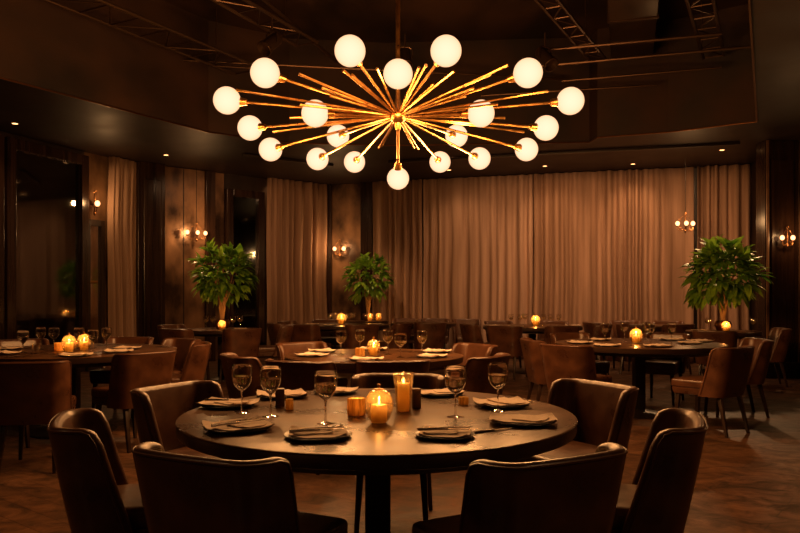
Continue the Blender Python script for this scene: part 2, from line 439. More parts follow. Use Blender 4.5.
curtain(375.5, 425, WB, .19, M['curtain2'], 'leftmost curtain on the back wall, behind the plant lit by candles', g, 3, 6)
curtain(426, 534, WB, .19, M['curtain'], 'wide pale taupe curtain on the back wall right under the starburst chandelier', g, 4, 5.5, .04)
curtain(535, 692.5, WB, .19, M['curtain2'], 'widest brownish curtain on the back wall, behind the far right-hand chairs', g, 5, 4.6, .045)
curtain(696, 763, WB, .20, M['curtain2'], 'rightmost deep-pleated curtain on the back wall, behind the right potted plant', g, 6, 4.4, .075)

# ------------------------------------------------------------------ chair
def chair_proto():
    root = empty('dining_chair')
    a0, r0, ang = .168, .095, radians(82)
    alen = r0 * ang
    zb, zt, th = .345, .798, .046
    def wing(z):
        f = (z - zb) / (zt - zb); w = .125 - .05 * f
        c_ = max(0, (z - (zt - .06)) / .06)
        return w - .05 * (1 - sqrt(max(0, 1 - c_ * c_)))
    def P(s, z, inset=0.0):
        TL = a0 + alen + wing(z) - inset * 1.0
        sg = 1 if s >= 0 else -1; q = abs(s) * TL
        if q <= a0: x, y, nx, ny = q, 0, 0, -1
        elif q <= a0 + alen:
            t = (q - a0) / r0; x = a0 + r0 * sin(t); y = r0 * (1 - cos(t)); nx, ny = sin(t), -cos(t)
        else:
            w = q - a0 - alen; x = a0 + r0 * sin(ang) + w * cos(ang); y = r0 * (1 - cos(ang)) + w * sin(ang); nx, ny = sin(ang), -cos(ang)
        y -= .022 * (1 - min(1, (q / (a0 + r0))) ** 2)
        f = (z - zb) / (zt - zb); k = .88 + .14 * f
        return Vector((sg * x * k, y - .225 - .095 * f ** .85 if f > 0 else y - .225, z)), Vector((sg * nx, ny, 0)).normalized()
    NU, NR = 44, 6
    zs = [(zb, 0.0)] + [(zb + (zt - th / 2 - zb) * k / 10, 0.0) for k in range(1, 11)]
    for r in range(1, NR + 1):
        t = pi / 2 * r / NR; zs.append((zt - th / 2 + th / 2 * sin(t), th / 2 * (1 - cos(t)) * .96))
    rows = []
    for z, ins in zs:
        out, inn = [], []
        for i in range(NU + 1):
            s = -1 + 2 * i / NU; p, n = P(s, z, th / 2)
            puff = .010 * sin(pi * min(1, max(0, (z - .42) / (zt - .42)))) * (1 - s * s)
            out.append(p - n * ins); inn.append(p - n * (th + puff - ins))
        def cap(sg):
            p, n = P(sg, z, th / 2); q_, _ = P(sg * .97, z, th / 2); tdir = (p - q_).normalized(); mid = p - n * th / 2; rr = th / 2 - ins
            return [mid + (n * cos(pi * k / 6) + tdir * sin(pi * k / 6)) * rr for k in range(1, 6)]
        rows.append(out + cap(1) + list(reversed(inn)) + list(reversed(cap(-1))))
    K = len(rows[0]); fs = []
    for a_ in range(len(rows) - 1):
        for k in range(K):
            k2 = (k + 1) % K; fs.append((a_ * K + k, a_ * K + k2, (a_ + 1) * K + k2, (a_ + 1) * K + k))
    base = (len(rows) - 1) * K
    for off, sg_ in ((0, 1), (base, -1)):
        for i in range(NU):
            o1, o2 = off + i, off + i + 1; i1, i2 = off + (NU + 1) + 5 + (NU - i), off + (NU + 1) + 5 + (NU - i - 1)
            fs.append((o1, i1, i2, o2))
        e1 = [off + NU] + [off + NU + 1 + k for k in range(5)] + [off + NU + 6]; fs.append(tuple(e1))
        e2 = [off + 2 * (NU + 1) + 4] + [off + 2 * (NU + 1) + 5 + k for k in range(5)] + [off]; fs.append(tuple(e2))
    b = MB(); b.add([p for r_ in rows for p in r_], fs)
    back = b.build('backrest', M['leather'], root, angle=50)
    pipe = []
    zk = [zb + .02 + (zt - th / 2 - zb - .02) * k / 12 for k in range(13)]
    def edge(sg, z):
        p, n = P(sg, z, th / 2); return p + n * .0015
    pipe += [edge(-1, z) for z in zk]
    ztop = zt - th / 2 + th / 2 * sin(radians(30))
    for i in range(1, NU):
        p, n = P(-1 + 2 * i / NU, ztop, th / 2); pipe.append(p - n * th / 2 * (1 - cos(radians(30))) + n * .0015)
    pipe += [edge(1, z) for z in reversed(zk)]
    MB().tube(pipe, .0045, 6).build('piping', M['leather_dark'], back)
    b = MB(); b.hexa([(-.185, -.19, .40), (.185, -.19, .40), (.215, .27, .40), (-.215, .27, .40)], [(-.185, -.19, .485), (.185, -.19, .485), (.215, .27, .485), (-.215, .27, .485)])
    b.build('seat', M['leather'], root, bevel=.03, segs=4, angle=60)
    b = MB(); b.hexa([(-.18, -.2, .345), (.18, -.2, .345), (.20, .25, .345), (-.20, .25, .345)], [(-.185, -.2, .405), (.185, -.2, .405), (.21, .26, .405), (-.21, .26, .405)])
    b.build('seat_frame', M['leather'], root, bevel=.01)
    for sx in (-1, 1):
        for y0, y1 in ((.215, .235), (-.19, -.27)):
            w0, w1 = .019, .012; x0, x1 = sx * .165, sx * .185
            b = MB(); b.hexa([(x1 - w1, y1 - w1, 0), (x1 + w1, y1 - w1, 0), (x1 + w1, y1 + w1, 0), (x1 - w1, y1 + w1, 0)],
                             [(x0 - w0, y0 - w0, .35), (x0 + w0, y0 - w0, .35), (x0 + w0, y0 + w0, .35), (x0 - w0, y0 + w0, .35)])
            b.build('leg', M['leg'], root, bevel=.003)
    return root
CHAIR = chair_proto()
def chair(bx, by, face, label, group):
    """bx, by: top of the backrest on plan; face: point the chair looks at"""
    dx, dy = face[0] - bx, face[1] - by; l = hypot(dx, dy); dx /= l; dy /= l
    return place(CHAIR, (bx + dx * .31, by + dy * .31, 0), atan2(-dx, dy), label, 'chair', group)

# ------------------------------------------------------------------ tables
def table(name_label, cx, cy, r, group=None):
    root = empty('round_table', (cx, cy, 0))
    t = .055
    tt = MB().lathe([(0, .742), (r - .008, .742), (r - .002, .7435), (r, .7465), (r - .003, .7490), (r - .009, .75), (0, .75)], 96).build('table_top', M['tabletop'], root)
    MB().lathe([(0, .75 - t), (r - .02, .75 - t), (r - .006, .75 - t + .004), (r - .003, .75 - t + .012), (r - .003, .7425), (0, .7425)], 96).build('rim', M['table_edge'], root)
    MB().lathe([(r - .16, .66), (r - .10, .66), (r - .10, .701), (r - .16, .701)], 64).build('apron', M['table_edge'], root)
    MB().box((0, 0, .37), (.11, .11, .68)).build('column', M['iron'], root, bevel=.006)
    MB().lathe([(0, 0), (r * .42, 0), (r * .42, .012), (r * .40, .02), (.10, .03), (.07, .05), (0, .05)], 48).build('base', M['iron'], root)
    return tag(root, name_label, 'table', group)
T = {1: (-.096, 3.23, .85), 2: (-.22, 6.3, .76), 3: (-3.04, 6.85, .93), 4: (2.54, 7.85, .87), 5: (-.98, 12.6, .80), 6: (2.15, 12.0, .80),
     7: (.42, 13.3, .6), 8: (4.2, 12.35, .5), 9: (-2.65, 11.0, .56), 10: (-.62, 14.35, .40), 11: (4.55, 10.4, .50)}
GT = 'round dining tables'
table('large round dark table in the foreground, the nearest of all', *T[1], GT)
table('round table in the middle, directly behind the foreground table and candle', *T[2], GT)
table('round table at the left edge beside the tall dark window, carrying two candle globes', *T[3], GT)
table('round table on the right with one candle globe amid five goblets', *T[4], GT)
table('far round table at back left near the corner, with one candle', *T[5], GT)
table('far round table before the back curtain right of centre, with a single candle', *T[6], GT)
table('far round table before the back curtain, straight below the chandelier, without a candle', *T[7], GT)
table('small far table hidden among chairs left of the right potted plant', *T[8], GT)
table('small round table carrying the left potted plant and its candle', *T[9], GT)
table('small round table in the far corner carrying the middle potted plant', *T[10], GT)
table('small round table carrying the right potted plant', *T[11], GT)

# ------------------------------------------------------------------ chairs round the tables
c = lambda k: (T[k][0], T[k][1])
G1 = 'chairs around the foreground table'
chair(-.625, 2.17, c(1), 'brown leather chair at front left of the foreground table, seen squarely from behind', G1)
chair(.50, 2.15, c(1), 'brown leather chair at front right of the foreground table, its back to the viewer', G1)
chair(-1.295, 2.80, c(1), 'leftmost leather chair of the foreground table, seen from the side', G1)
chair(-1.23, 3.86, c(1), 'brown leather chair behind the left rim of the foreground table, lit inner back showing', G1)
chair(1.13, 2.80, c(1), 'rightmost leather chair of the foreground table, side-on, with its seat in view', G1)
chair(1.10, 3.95, c(1), 'brown leather chair behind the right rim of the foreground table, lit inner back showing', G1)
chair(.0, 4.40, c(1), 'leather chair at the foreground table\'s far side, right behind the tall candle glass', G1)
G2 = 'chairs around the middle table'
chair(-1.32, 5.72, (-.2, 6.4), 'small-looking chair left of the middle table, side-on behind the foreground\'s two left goblets', G2)
chair(-.76, 5.22, (-.3, 6.3), 'dark-backed chair at front left of the middle table, behind the foreground table', G2)
chair(-.03, 5.24, c(2), 'chair at the middle table\'s front, directly behind the tall candle glass and another chair', G2)
chair(.76, 5.70, c(2), 'chair at front right of the middle table, between the two right foreground goblets', G2)
chair(.78, 7.0, c(2), 'chair at back right of the middle table, pale inner back facing the viewer', G2)
chair(-1.02, 7.25, c(2), 'chair at back left of the middle table, inner back facing the viewer', G2)
G3 = 'chairs around the left table'
chair(-2.62, 5.15, (-2.9, 6.6), 'large dark chair back at the left edge, in front of the left table', G3)
chair(-2.02, 6.02, (-2.95, 6.75), 'chair at front right of the left table, seat showing to its left', G3)
chair(-3.40, 5.62, c(3), 'chair cut by the left picture edge, low in front of the left table', G3)
chair(-1.86, 7.15, c(3), 'side-on chair at the left table, the one nearest the room\'s centre', G3)
chair(-2.25, 7.85, c(3), 'chair behind right of the left table, close beside the side-turned one', G3)
chair(-2.95, 8.15, c(3), 'chair behind the left table under the narrow taupe curtain', G3)
chair(-4.02, 7.75, c(3), 'chair behind the left table, under the tall dark window at the picture edge', G3)
G4 = 'chairs around the right table'
chair(3.06, 6.60, (2.3, 7.6), 'chair at front right of the right table, its splayed legs on open floor', G4)
chair(3.83, 7.75, c(4), 'chair at the right side of the right table, farthest right in the room', G4)
chair(1.49, 6.88, (2.35, 7.7), 'nearer of the two chairs side by side at the right table\'s left', G4)
chair(1.32, 7.75, c(4), 'farther of the two chairs side by side at the right table\'s left', G4)
chair(2.02, 9.02, c(4), 'chair behind the right table on its left, pale inner back behind the goblets', G4)
chair(3.25, 8.95, c(4), 'chair behind the right table on its right, inner back behind the candle side', G4)
G5 = 'chairs around the back left table'
chair(-2.10, 12.0, c(5), 'chair at the left of the far back left table, below the pleated curtain', G5)
chair(-2.05, 12.95, c(5), 'chair behind the far back left table at its left corner below the pleated curtain', G5)
chair(-1.40, 13.72, c(5), 'chair behind the far back left table, second from its left corner', G5)
chair(-1.55, 11.45, c(5), 'chair in front of the far back left table at left, rounded back outwards', G5)
chair(-.55, 11.35, c(5), 'chair in front of the far back left table at right, back outwards', G5)
chair(.12, 12.1, c(5), 'chair at the right of the far back left table', G5)
G6 = 'chairs around the far centre-right table'
chair(1.50, 10.95, c(6), 'chair in front of the far centre-right table at its left, broad dark back', G6)
chair(1.02, 11.7, c(6), 'chair at the left side of the far centre-right table, showing its lit inner back', G6)
chair(2.45, 10.9, c(6), 'chair in front of the far centre-right table at its right, dark back', G6)
chair(3.22, 11.4, c(6), 'chair at the right side of the far centre-right table, side on', G6)
chair(1.70, 13.12, c(6), 'chair behind the far centre-right table on its left before the curtain', G6)
chair(2.75, 13.05, c(6), 'chair behind the far centre-right table on its right before the curtain', G6)
G7 = 'chairs around the far centre table'
chair(.52, 12.25, c(7), 'chair in front of the far centre table without candle, back outwards', G7)
chair(.12, 14.4, (.12, 12), 'chair behind the far centre table on its left, beside the plant with two flames', G7)
chair(.68, 14.3, (.68, 12), 'chair behind the far centre table, second from the left along the curtain', G7)
chair(1.26, 14.1, (1.22, 12), 'chair behind the far centre table on its right, third along the curtain', G7)
G8 = 'chairs around the far right table'
chair(3.62, 11.55, (4.1, 12.3), 'chair in front of the small far table at its left, rounded back outwards', G8)
chair(4.42, 11.55, c(8), 'candlelit chair before the small far table, left of the right potted plant', G8)
chair(3.14, 12.35, (4.2, 12.5), 'chair at the left end of the small far table by the curtain', G8)
chair(4.0, 13.25, (4.0, 12), 'chair behind the small far table on its left by the curtain', G8)
chair(4.72, 13.1, (4.68, 12), 'chair behind the small far table on its right by the curtain', G8)
G9 = 'chairs around the plant tables'
chair(-3.13, 10.08, c(9), 'dark chair back in front of the left potted plant, its left one', G9)
chair(-2.12, 10.1, c(9), 'dark chair back in front of the left potted plant, its right one', G9)
chair(-3.6, 11.4, c(9), 'chair at the far left of the left potted plant table beside the glossy pillar', G9)
chair(-1.65, 11.2, (-2.6, 11.0), 'chair at the right side of the left potted plant table', G9)
chair(4.05, 9.55, c(11), 'chair in front of the right potted plant table at its left', G9)
chair(5.35, 10.2, c(11), 'chair at the right of the right potted plant table beside the dark pier', G9)

# ------------------------------------------------------------------ goblets
def goblet(kind):
    """kind 0: water goblet; 1: narrower; heights about 20 cm"""
    root = empty('wine_glass')
    if kind == 0: R, h, hb = .044, .205, .095
    else: R, h, hb = .050, .195, .085
    bp = [(.004, hb - .004), (.014, hb + .003), (.030, hb + .018), (R * .93, hb + .040), (R, hb + .062), (R * .99, h - .02), (R * .95, h)]
    inner = [(r - .0013, z + .001) for r, z in reversed(bp)]
    MB().lathe([(0, hb - .006)] + bp + inner + [(0, hb - .002)], 28).build('bowl', M['stemglass'], root, angle=80)
    MB().lathe([(0, .004), (.006, .006), (.0042, .02), (.0036, .05), (.0040, hb - .012), (.007, hb - .004), (0, hb)], 12).build('stem', M['stemglass'], root)
    MB().lathe([(0, 0), (.034, 0), (.0345, .0015), (.02, .004), (.006, .008), (0, .009)], 28).build('foot', M['glass'], root)
    lv = hb + .062 if kind == 0 else hb + .05
    wp = [(0, hb + .002)] + [(r - .0022, z + .002) for r, z in bp[1:] if z < lv - .004]
    wr = wp[-1][0] + .002
    MB().lathe(wp + [(wr, lv), (0, lv)], 28).build('wine', M['water'], root, angle=50)
    return root
GOB = [goblet(0), goblet(1)]
def far_goblet():
    hb, R, h = .09, .042, .195
    p = [(0, 0), (.033, 0), (.033, .002), (.006, .008), (.0045, .05), (.006, hb), (.03, hb + .02), (R, hb + .05), (R * .96, h), (R * .96 - .002, h), (R - .002, hb + .05), (.028, hb + .022), (0, hb + .01)]
    o = MB().lathe(p, 20).build('wine_glass', M['glass'], angle=80)
    MB().lathe([(0, hb + .012), (.026, hb + .023), (R - .004, hb + .05), (0, hb + .05)], 16).build('wine', M['water'], o); return o
FG = far_goblet()
ZT = .7502
def gob(px, d, k, label, group, z=ZT, s=None):
    return place(GOB[k], (at(px, d), d, z), random.random() * 6, label, 'wine glass', group, s)
GG = 'stemmed glasses on the foreground table'
gob(242, 3.24, 0, 'tall wine glass at far left of the foreground table, leftmost goblet of that table', GG, s=1.02)
gob(270.5, 3.13, 0, 'wine glass second from left on the foreground table, beside the brown box', GG, s=1.03)
gob(325.5, 2.96, 0, 'water goblet on the foreground table left of the candle globe, beside a folded napkin', GG)
gob(455.5, 3.12, 0, 'filled water goblet on the foreground table right of the tall candle glass', GG, s=1.04)
gob(498, 3.28, 0, 'rightmost wine glass on the foreground table, behind the plain right plate', GG, s=1.03)
GG = 'stemmed glasses on the middle table'
for px, d, k, l in ((341, 6.25, 0, 'leftmost wine glass on the middle table'), (360, 6.45, 0, 'wine glass behind the amber votive on the middle table'),
                    (388, 6.35, 0, 'wine glass just right of the candle on the middle table'), (400.5, 6.05, 1, 'nearer wine glass second from right on the middle table'),
                    (422, 6.3, 0, 'rightmost wine glass on the middle table')):
    gob(px, d, k, l, GG)
GG = 'stemmed glasses on the left table'
for px, d, k, l in ((23, 6.55, 1, 'leftmost wide wine glass on the left table'), (41, 6.9, 0, 'narrow wine glass second from left on the left table'),
                    (54, 7.1, 1, 'wine glass third from left on the left table, over the amber votive'), (79, 7.05, 1, 'wine glass behind the right candle globe of the left table'),
                    (93, 6.7, 1, 'near wine glass in the tight pair right of the candles on the left table'), (106.5, 6.8, 0, 'rightmost wine glass on the left table')):
    gob(px, d, k, l, GG)
GG = 'stemmed glasses on the right table'
for px, d, k, l in ((605, 7.75, 0, 'leftmost wine glass on the right table'), (624.5, 8.05, 0, 'wine glass left of the candle on the right table'),
                    (646, 8.1, 0, 'wine glass right of the candle on the right table, farther one of a pair'), (650.5, 7.75, 0, 'wine glass right of the candle on the right table, nearer one of a pair'),
                    (671.5, 7.8, 0, 'rightmost wine glass on the right table')):
    gob(px, d, k, l, GG)
def fgob(px, d, label, group): return place(FG, (at(px, d), d, ZT), 0, label, 'wine glass', group)
for px, d, l in ((329, 12.5, 'leftmost glass on the far back left table'), (334, 12.7, 'glass just left of the candle on the far back left table'), (349, 12.5, 'glass right of the candle on the far back left table'),
                 (353, 12.9, 'farther glass right of the candle on the far back left table'), (366, 12.6, 'rightmost glass on the far back left table')):
    fgob(px, d, l, 'small glasses on the far back left table')
for px, d, l in ((511, 12.0, 'leftmost glass on the far centre-right table'), (520, 11.9, 'glass second from left on the far centre-right table'), (525, 12.2, 'glass left of the candle on the far centre-right table'),
                 (543.5, 12.0, 'glass right of the candle on the far centre-right table'), (550, 12.2, 'second glass right of the candle on the far centre-right table'), (559, 11.9, 'rightmost glass on the far centre-right table')):
    fgob(px, d, l, 'small glasses on the far centre-right table')
for px, d, l in ((206, 10.9, 'leftmost glass on the left plant table'), (213, 11.1, 'glass left of the candle on the left plant table'), (233, 10.85, 'glass right of the candle on the left plant table'), (240, 11.1, 'rightmost glass on the left plant table')):
    fgob(px, d, l, 'small glasses by the left potted plant')
for px, d, l in ((708, 10.2, 'glass left of the candle by the right potted plant'), (753, 10.3, 'glass right of the candle by the right potted plant')):
    fgob(px, d, l, 'small glasses by the right potted plant')

# ------------------------------------------------------------------ candles
def light(name, loc, e, col=(1, .42, .11), r=.012, kind='POINT', **kw):
    ld = bpy.data.lights.new(name, kind); ld.energy = e; ld.color = col
    if kind == 'POINT': ld.shadow_soft_size = r
    for k, v in kw.items(): setattr(ld, k, v)
    o = bpy.data.objects.new(name, ld); COL.objects.link(o); o.location = loc; return o
def holder_globe():
    root = empty('glass_candle_holder')
    pr = [(0, 0), (.026, 0), (.030, .004), (.045, .022), (.056, .052), (.058, .075), (.053, .103), (.038, .126), (.020, .134)]
    inn = [(max(r - .0018, 0), z + .0018) for r, z in reversed(pr[1:])]
    MB().lathe(pr + inn + [(0, .004)], 40).build('glass_globe', M['candleglass'], root, angle=80)
    MB().lathe([(0, .134), (.021, .134), (.019, .139), (.006, .141), (.004, .148), (.009, .154), (.006, .158), (0, .159)], 20).build('lid_knob', M['brass'], root)
    return root
HG = holder_globe()
def holder_tall():
    root = empty('tall_candle_glass')
    pr = [(0, 0), (.033, 0), (.034, .004), (.036, .05), (.040, .11), (.048, .165), (.049, .168)]
    inn = [(max(r - .002, 0), z + .003) for r, z in reversed(pr[1:])]
    MB().lathe(pr + inn + [(0, .006)], 40).build('glass_cup', M['candleglass'], root, angle=80)
    MB().lathe([(0, .158), (.047, .160), (.048, .166), (.044, .169), (.008, .170), (.005, .178), (0, .179)], 32).build('lid', M['glass'], root, angle=60)
    return root
HT = holder_tall()
def candle_proto(r, h, well):
    root = empty('pillar_candle')
    MB().lathe([(0, 0), (r, 0), (r, h - .004), (r - .003, h), (r - .006, h - .003), (r - .009, h - well), (0, h - well)], 32).build('wax', M['wax'], root, angle=50)
    MB().tube([(0, 0, h - well), (.001, 0, h - .002)], .0012, 6).build('wick', M['black'], root)
    MB().lathe([(0, h - .003), (.003, h + .001), (.0046, h + .006), (.0036, h + .014), (.0015, h + .022), (0, h + .027)], 14).build('flame', M['flame'], root)
    return root
C1 = candle_proto(.033, .070, .050); C2 = candle_proto(.027, .118, .095)
GC, GH = 'lit pillar candles', 'round glass candle globes'
def lit_globe(px, d, where, e=.55, s=1.0, x=None):
    X = at(px, d) if x is None else x
    place(HG, (X, d, ZT), 0, 'clear glass candle globe, ' + where, 'candle holder', GH, s)
    place(C1, (X, d, ZT + .005), 0, 'lit pillar candle in its globe, ' + where, 'candle', GC, s)
    light('candle_light', (X, d, ZT + .005 + .050 * s), e * 1.1, r=.006)
    light('candle_light', (X, d, ZT + .005 + .098 * s), e * (.42 if e < 1.5 else .7), r=.010)
lit_globe(379, 2.97, 'nearest one, in the foreground', 1.2, 1.0)
X, d = at(403.5, 3.27), 3.27
place(HT, (X, d, ZT), 0, 'tall tapered glass candle cup with lid behind the foreground candle globe', 'candle holder', None)
place(C2, (X, d, ZT + .007), 0, 'tall lit pillar candle inside the tapered glass cup on the foreground table', 'candle', GC)
light('candle_light', (X, d, ZT + .065), .9, r=.006); light('candle_light', (X, d, ZT + .140), .3, r=.009)
lit_globe(373.5, 6.2, 'on the middle table', 1.8)
lit_globe(69, 6.6, 'the left of two on the left table', 1.9, 1.1)
lit_globe(84, 6.78, 'the right of two on the left table', 1.9, 1.1)
lit_globe(636, 7.75, 'on the right table', 3, 1.15)
lit_globe(341.5, 12.45, 'on the far back left table', 4.5, 1.4)
lit_globe(535.5, 11.85, 'on the far centre-right table', 4.5, 1.3)
lit_globe(222, 10.72, 'in front of the left potted plant', 4, 1.0)
lit_globe(726, 10.12, 'in front of the right potted plant', 4, 1.05)
lit_globe(370, 14.1, 'left of the two by the middle potted plant', 1.6, 1.1)
lit_globe(378.5, 14.2, 'right of the two by the middle potted plant', 1.6, 1.1)

# amber votives and little boxes
def votive_proto():
    root = empty('amber_votive')
    n = 10; pr = [(0, 0), (.038, 0), (.040, .004), (.040, .070), (.037, .074), (.033, .070), (.033, .012), (0, .012)]
    MB().lathe(pr, n).build('cup', M['amber'], root, angle=20, bevel=.0015)
    MB().lathe([(0, .013), (.018, .013), (.018, .03), (0, .03)], 16).build('tealight', M['wax'], root)
    MB().lathe([(0, .031), (.004, .036), (.003, .046), (0, .054)], 10).build('flame', M['flame'], root)
    return root
VP = votive_proto(); VG = 'amber ribbed votive cups'
def votive(px, d, s, lab, e=.35, base=ZT):
    X = at(px, d); place(VP, (X, d, base), 0, lab, 'votive', VG, s); light('candle_light', (X, d, base + .055 * s), e, r=.005)
votive(356.5, 3.17, 1.0, 'amber ribbed votive cup just left of the foreground candle globe', .5)
votive(360, 6.1, 1.0, 'amber ribbed votive cup left of the candle on the middle table', .3)
votive(59, 6.75, 1.0, 'amber ribbed votive cup left of the candles on the left table', .3)
def box(px, d, sz, m, lab, nm='small_box', rz=.15):
    root = MB().box((0, 0, sz[2] / 2), sz).build(nm, m, bevel=.003); root.location = (at(px, d), d, ZT); root.rotation_euler = (0, 0, rz)
    tag(root, lab, 'box')
box(280, 3.42, (.042, .042, .082), M['box'], 'tall brown box behind the second wine glass on the foreground table')
box(289.5, 3.32, (.034, .034, .048), M['amber'], 'small amber block beside the tall brown box on the foreground table')
box(416.3, 3.36, (.038, .038, .090), M['box'], 'tall dark box just right of the tall candle glass')
box(463.5, 3.48, (.04, .04, .035), M['amber'], 'small amber block behind the right water goblet on the foreground table')
def tumbler(px, d, lab):
    o = MB().lathe([(0, 0), (.03, 0), (.036, .09), (.0345, .09), (.029, .006), (0, .006)], 24).build('tumbler', M['glass'], angle=70)
    o.location = (at(px, d), d, ZT); tag(o, lab, 'glass')
tumbler(36, 6.45, 'plain short tumbler at front left of the left table')

# ------------------------------------------------------------------ place settings
def plate_proto():
    r = .130
    return MB().lathe([(0, 0), (r * .6, 0), (r * .95, .008), (r, .012), (r * .99, .014), (r * .9, .010), (r * .6, .004), (0, .004)], 48).build('plate', M['plate'])
PL = plate_proto()
def napkin_proto(seed, w, l, folds):
    rnd = random.Random(seed); b = MB()
    nx, ny = 22, 16
    def layer(z0, w, l, rot, sh, lift):
        vs, fs = [], []
        for j in range(ny + 1):
            for i in range(nx + 1):
                u, v = i / nx * 2 - 1, j / ny * 2 - 1
                e = 1 - .10 * (u * u * v * v)
                x, y = u * w / 2 * e + sh[0], v * l / 2 * e + sh[1]
                z = z0 + lift * (max(0, abs(u * v) - .35)) ** 1.5 + .0012 * noise.noise(Vector((x * 25 + seed, y * 25, seed))) + .0010 * sin(u * 5 + seed)
                vs.append((x * cos(rot) - y * sin(rot), x * sin(rot) + y * cos(rot), z))
        top = len(vs)
        vs += [(x, y, z - .0035) for x, y, z in vs]
        W = nx + 1
        for j in range(ny):
            for i in range(nx):
                q = j * W + i; fs.append((q, q + 1, q + W + 1, q + W)); fs.append((top + q, top + q + W, top + q + W + 1, top + q + 1))
        bd = [i for i in range(W)] + [j * W + nx for j in range(1, ny + 1)] + [ny * W + i for i in range(nx - 1, -1, -1)] + [j * W for j in range(ny - 1, 0, -1)]
        for k in range(len(bd)):
            a, c2 = bd[k], bd[(k + 1) % len(bd)]; fs.append((a, c2, top + c2, top + a))
        b.add(vs, fs)
    layer(.0155, w, l, 0, (0, 0), .022)
    layer(.0205, w * folds[0], l * folds[1], folds[2], (folds[3], 0), .006)
    return b.build('napkin', M['napkin'], angle=60)
NP = [napkin_proto(1, .25, .21, (.45, .95, .25, .02)), napkin_proto(2, .22, .22, (.7, .5, .1, -.02)), napkin_proto(3, .27, .19, (.5, .7, -.3, .03))]
def fork_proto():
    root = MB()
    root.tube([(-.095, 0, .003), (-.03, 0, .004), (.03, 0, .004), (.05, 0, .003)], [.0045, .0035, .0025, .003], 6)
    root.box((.058, 0, .003), (.02, .02, .0025))
    for k in range(4): root.box((.085, -.0085 + k * .00567, .0035), (.036, .0028, .0022))
    return root.build('fork', M['steel'])
def knife_proto():
    root = MB()
    root.tube([(-.11, 0, .004), (-.06, 0, .005), (0, 0, .004)], [.006, .0055, .004], 8)
    root.hexa([(0, -.008, .003), (.10, -.006, .003), (.115, .004, .003), (0, .005, .003)], [(0, -.008, .0052), (.10, -.006, .0045), (.115, .004, .0045), (0, .005, .0052)])
    return root.build('knife', M['steel'])
FK, KN = fork_proto(), knife_proto()
nn_ = [0]
def setting(px, d, where, grp, rz=0, cut='', s=1.0, k=None):
    X = at(px, d); k = nn_[0] % 3 if k is None else k; nn_[0] += 1
    place(PL, (X, d, ZT), rz, 'dark round plate ' + where, 'plate', 'plates on ' + grp, s)
    place(NP[k], (X, d, ZT + .0035), rz, 'beige folded napkin ' + where, 'napkin', 'napkins on ' + grp, s)
    if 'f' in cut: place(FK, (X - .01 * cos(rz) , d + .0, ZT + .0285), rz + .35, 'fork lying on the napkin ' + where, 'fork', 'forks on ' + grp)
    if 'k' in cut: place(KN, (X + .01 , d - .03, ZT + .0285), rz + .18, 'knife lying on the napkin ' + where, 'knife', 'knives on ' + grp)
gt = 'the foreground table'
setting(238, 2.83, 'at the left front of the foreground table', gt, .5, 'fk')
setting(318, 2.68, 'at the foreground table front, left of the globe candle', gt, .15, 'fk', .95, 1)
setting(228, 3.42, 'behind the leftmost goblet of the foreground table', gt, -.2, 'k')
setting(282, 3.72, 'at the back left of the foreground table', gt, .3)
setting(336, 3.88, 'at the foreground table\'s back, left of its tall candle', gt, 1.2, '', .9)
setting(445, 2.69, 'at the front right of the foreground table, cutlery crossed', gt, -.15, 'fk', .85, 1)
setting(523, 2.97, 'at the right edge of the foreground table, plain', gt, -.1, '', 1.0, 2)
setting(502, 3.43, 'behind the rightmost goblet of the foreground table', gt, .2, '', 1.0, 0)
setting(441, 3.80, 'at the foreground table\'s back, right of its tall candle', gt, .5, '', .9)
k1 = place(KN, (at(494, 2.80), 2.80, ZT), .55, 'knife lying on the bare front right of the foreground table', 'knife', 'knives on the foreground table')
gt = 'the middle table'
for px, d, w in ((312, 6.15, 'at the left of the middle table'), (322, 6.6, 'at the back left of the middle table'), (372, 6.82, 'at the back of the middle table'), (436, 6.55, 'at the back right of the middle table'), (432, 6.05, 'at the right front of the middle table'), (366, 5.75, 'at the front of the middle table')):
    setting(px, d, w, gt, random.uniform(-.6, .6))
gt = 'the left table'
for px, d, w in ((8, 6.9, 'at the left end of the left table'), (4, 6.35, 'at the front left of the left table'), (75, 6.15, 'at the front middle of the left table'), (118, 6.55, 'at the front right of the left table'), (127, 6.95, 'at the right rim of the left table'), (72, 7.55, 'at the back of the left table')):
    setting(px, d, w, gt, random.uniform(-.6, .6))
gt = 'the right table'
for px, d, w in ((580, 7.75, 'at the left end of the right table'), (600, 8.25, 'at the back left of the right table'), (607, 7.3, 'at the front left of the right table'), (658, 7.25, 'at the front right of the right table'), (690, 7.7, 'at the right of the right table'), (672, 8.3, 'at the back right of the right table'), (700, 8.0, 'at the right rim of the right table')):
    setting(px, d, w, gt, random.uniform(-.6, .6))
gt = 'the far back left table'
for px, d, w in ((312, 12.4, 'at the left of the far back left table'), (330, 12.0, 'at the front of the far back left table'), (376, 12.4, 'at the right of the far back left table')):
    setting(px, d, w, gt, random.uniform(-.6, .6))
gt = 'the far centre-right table'
for px, d, w in ((492, 11.9, 'at the left of the far centre-right table'), (515, 11.45, 'at the front of the far centre-right table'), (574, 11.85, 'at the right of the far centre-right table')):
    setting(px, d, w, gt, random.uniform(-.6, .6))
setting(241, 10.75, 'at the right of the left plant table', 'the plant tables', .3, '', .8)
setting(700, 10.35, 'at the left of the right plant table', 'the plant tables', .3, '', .8)

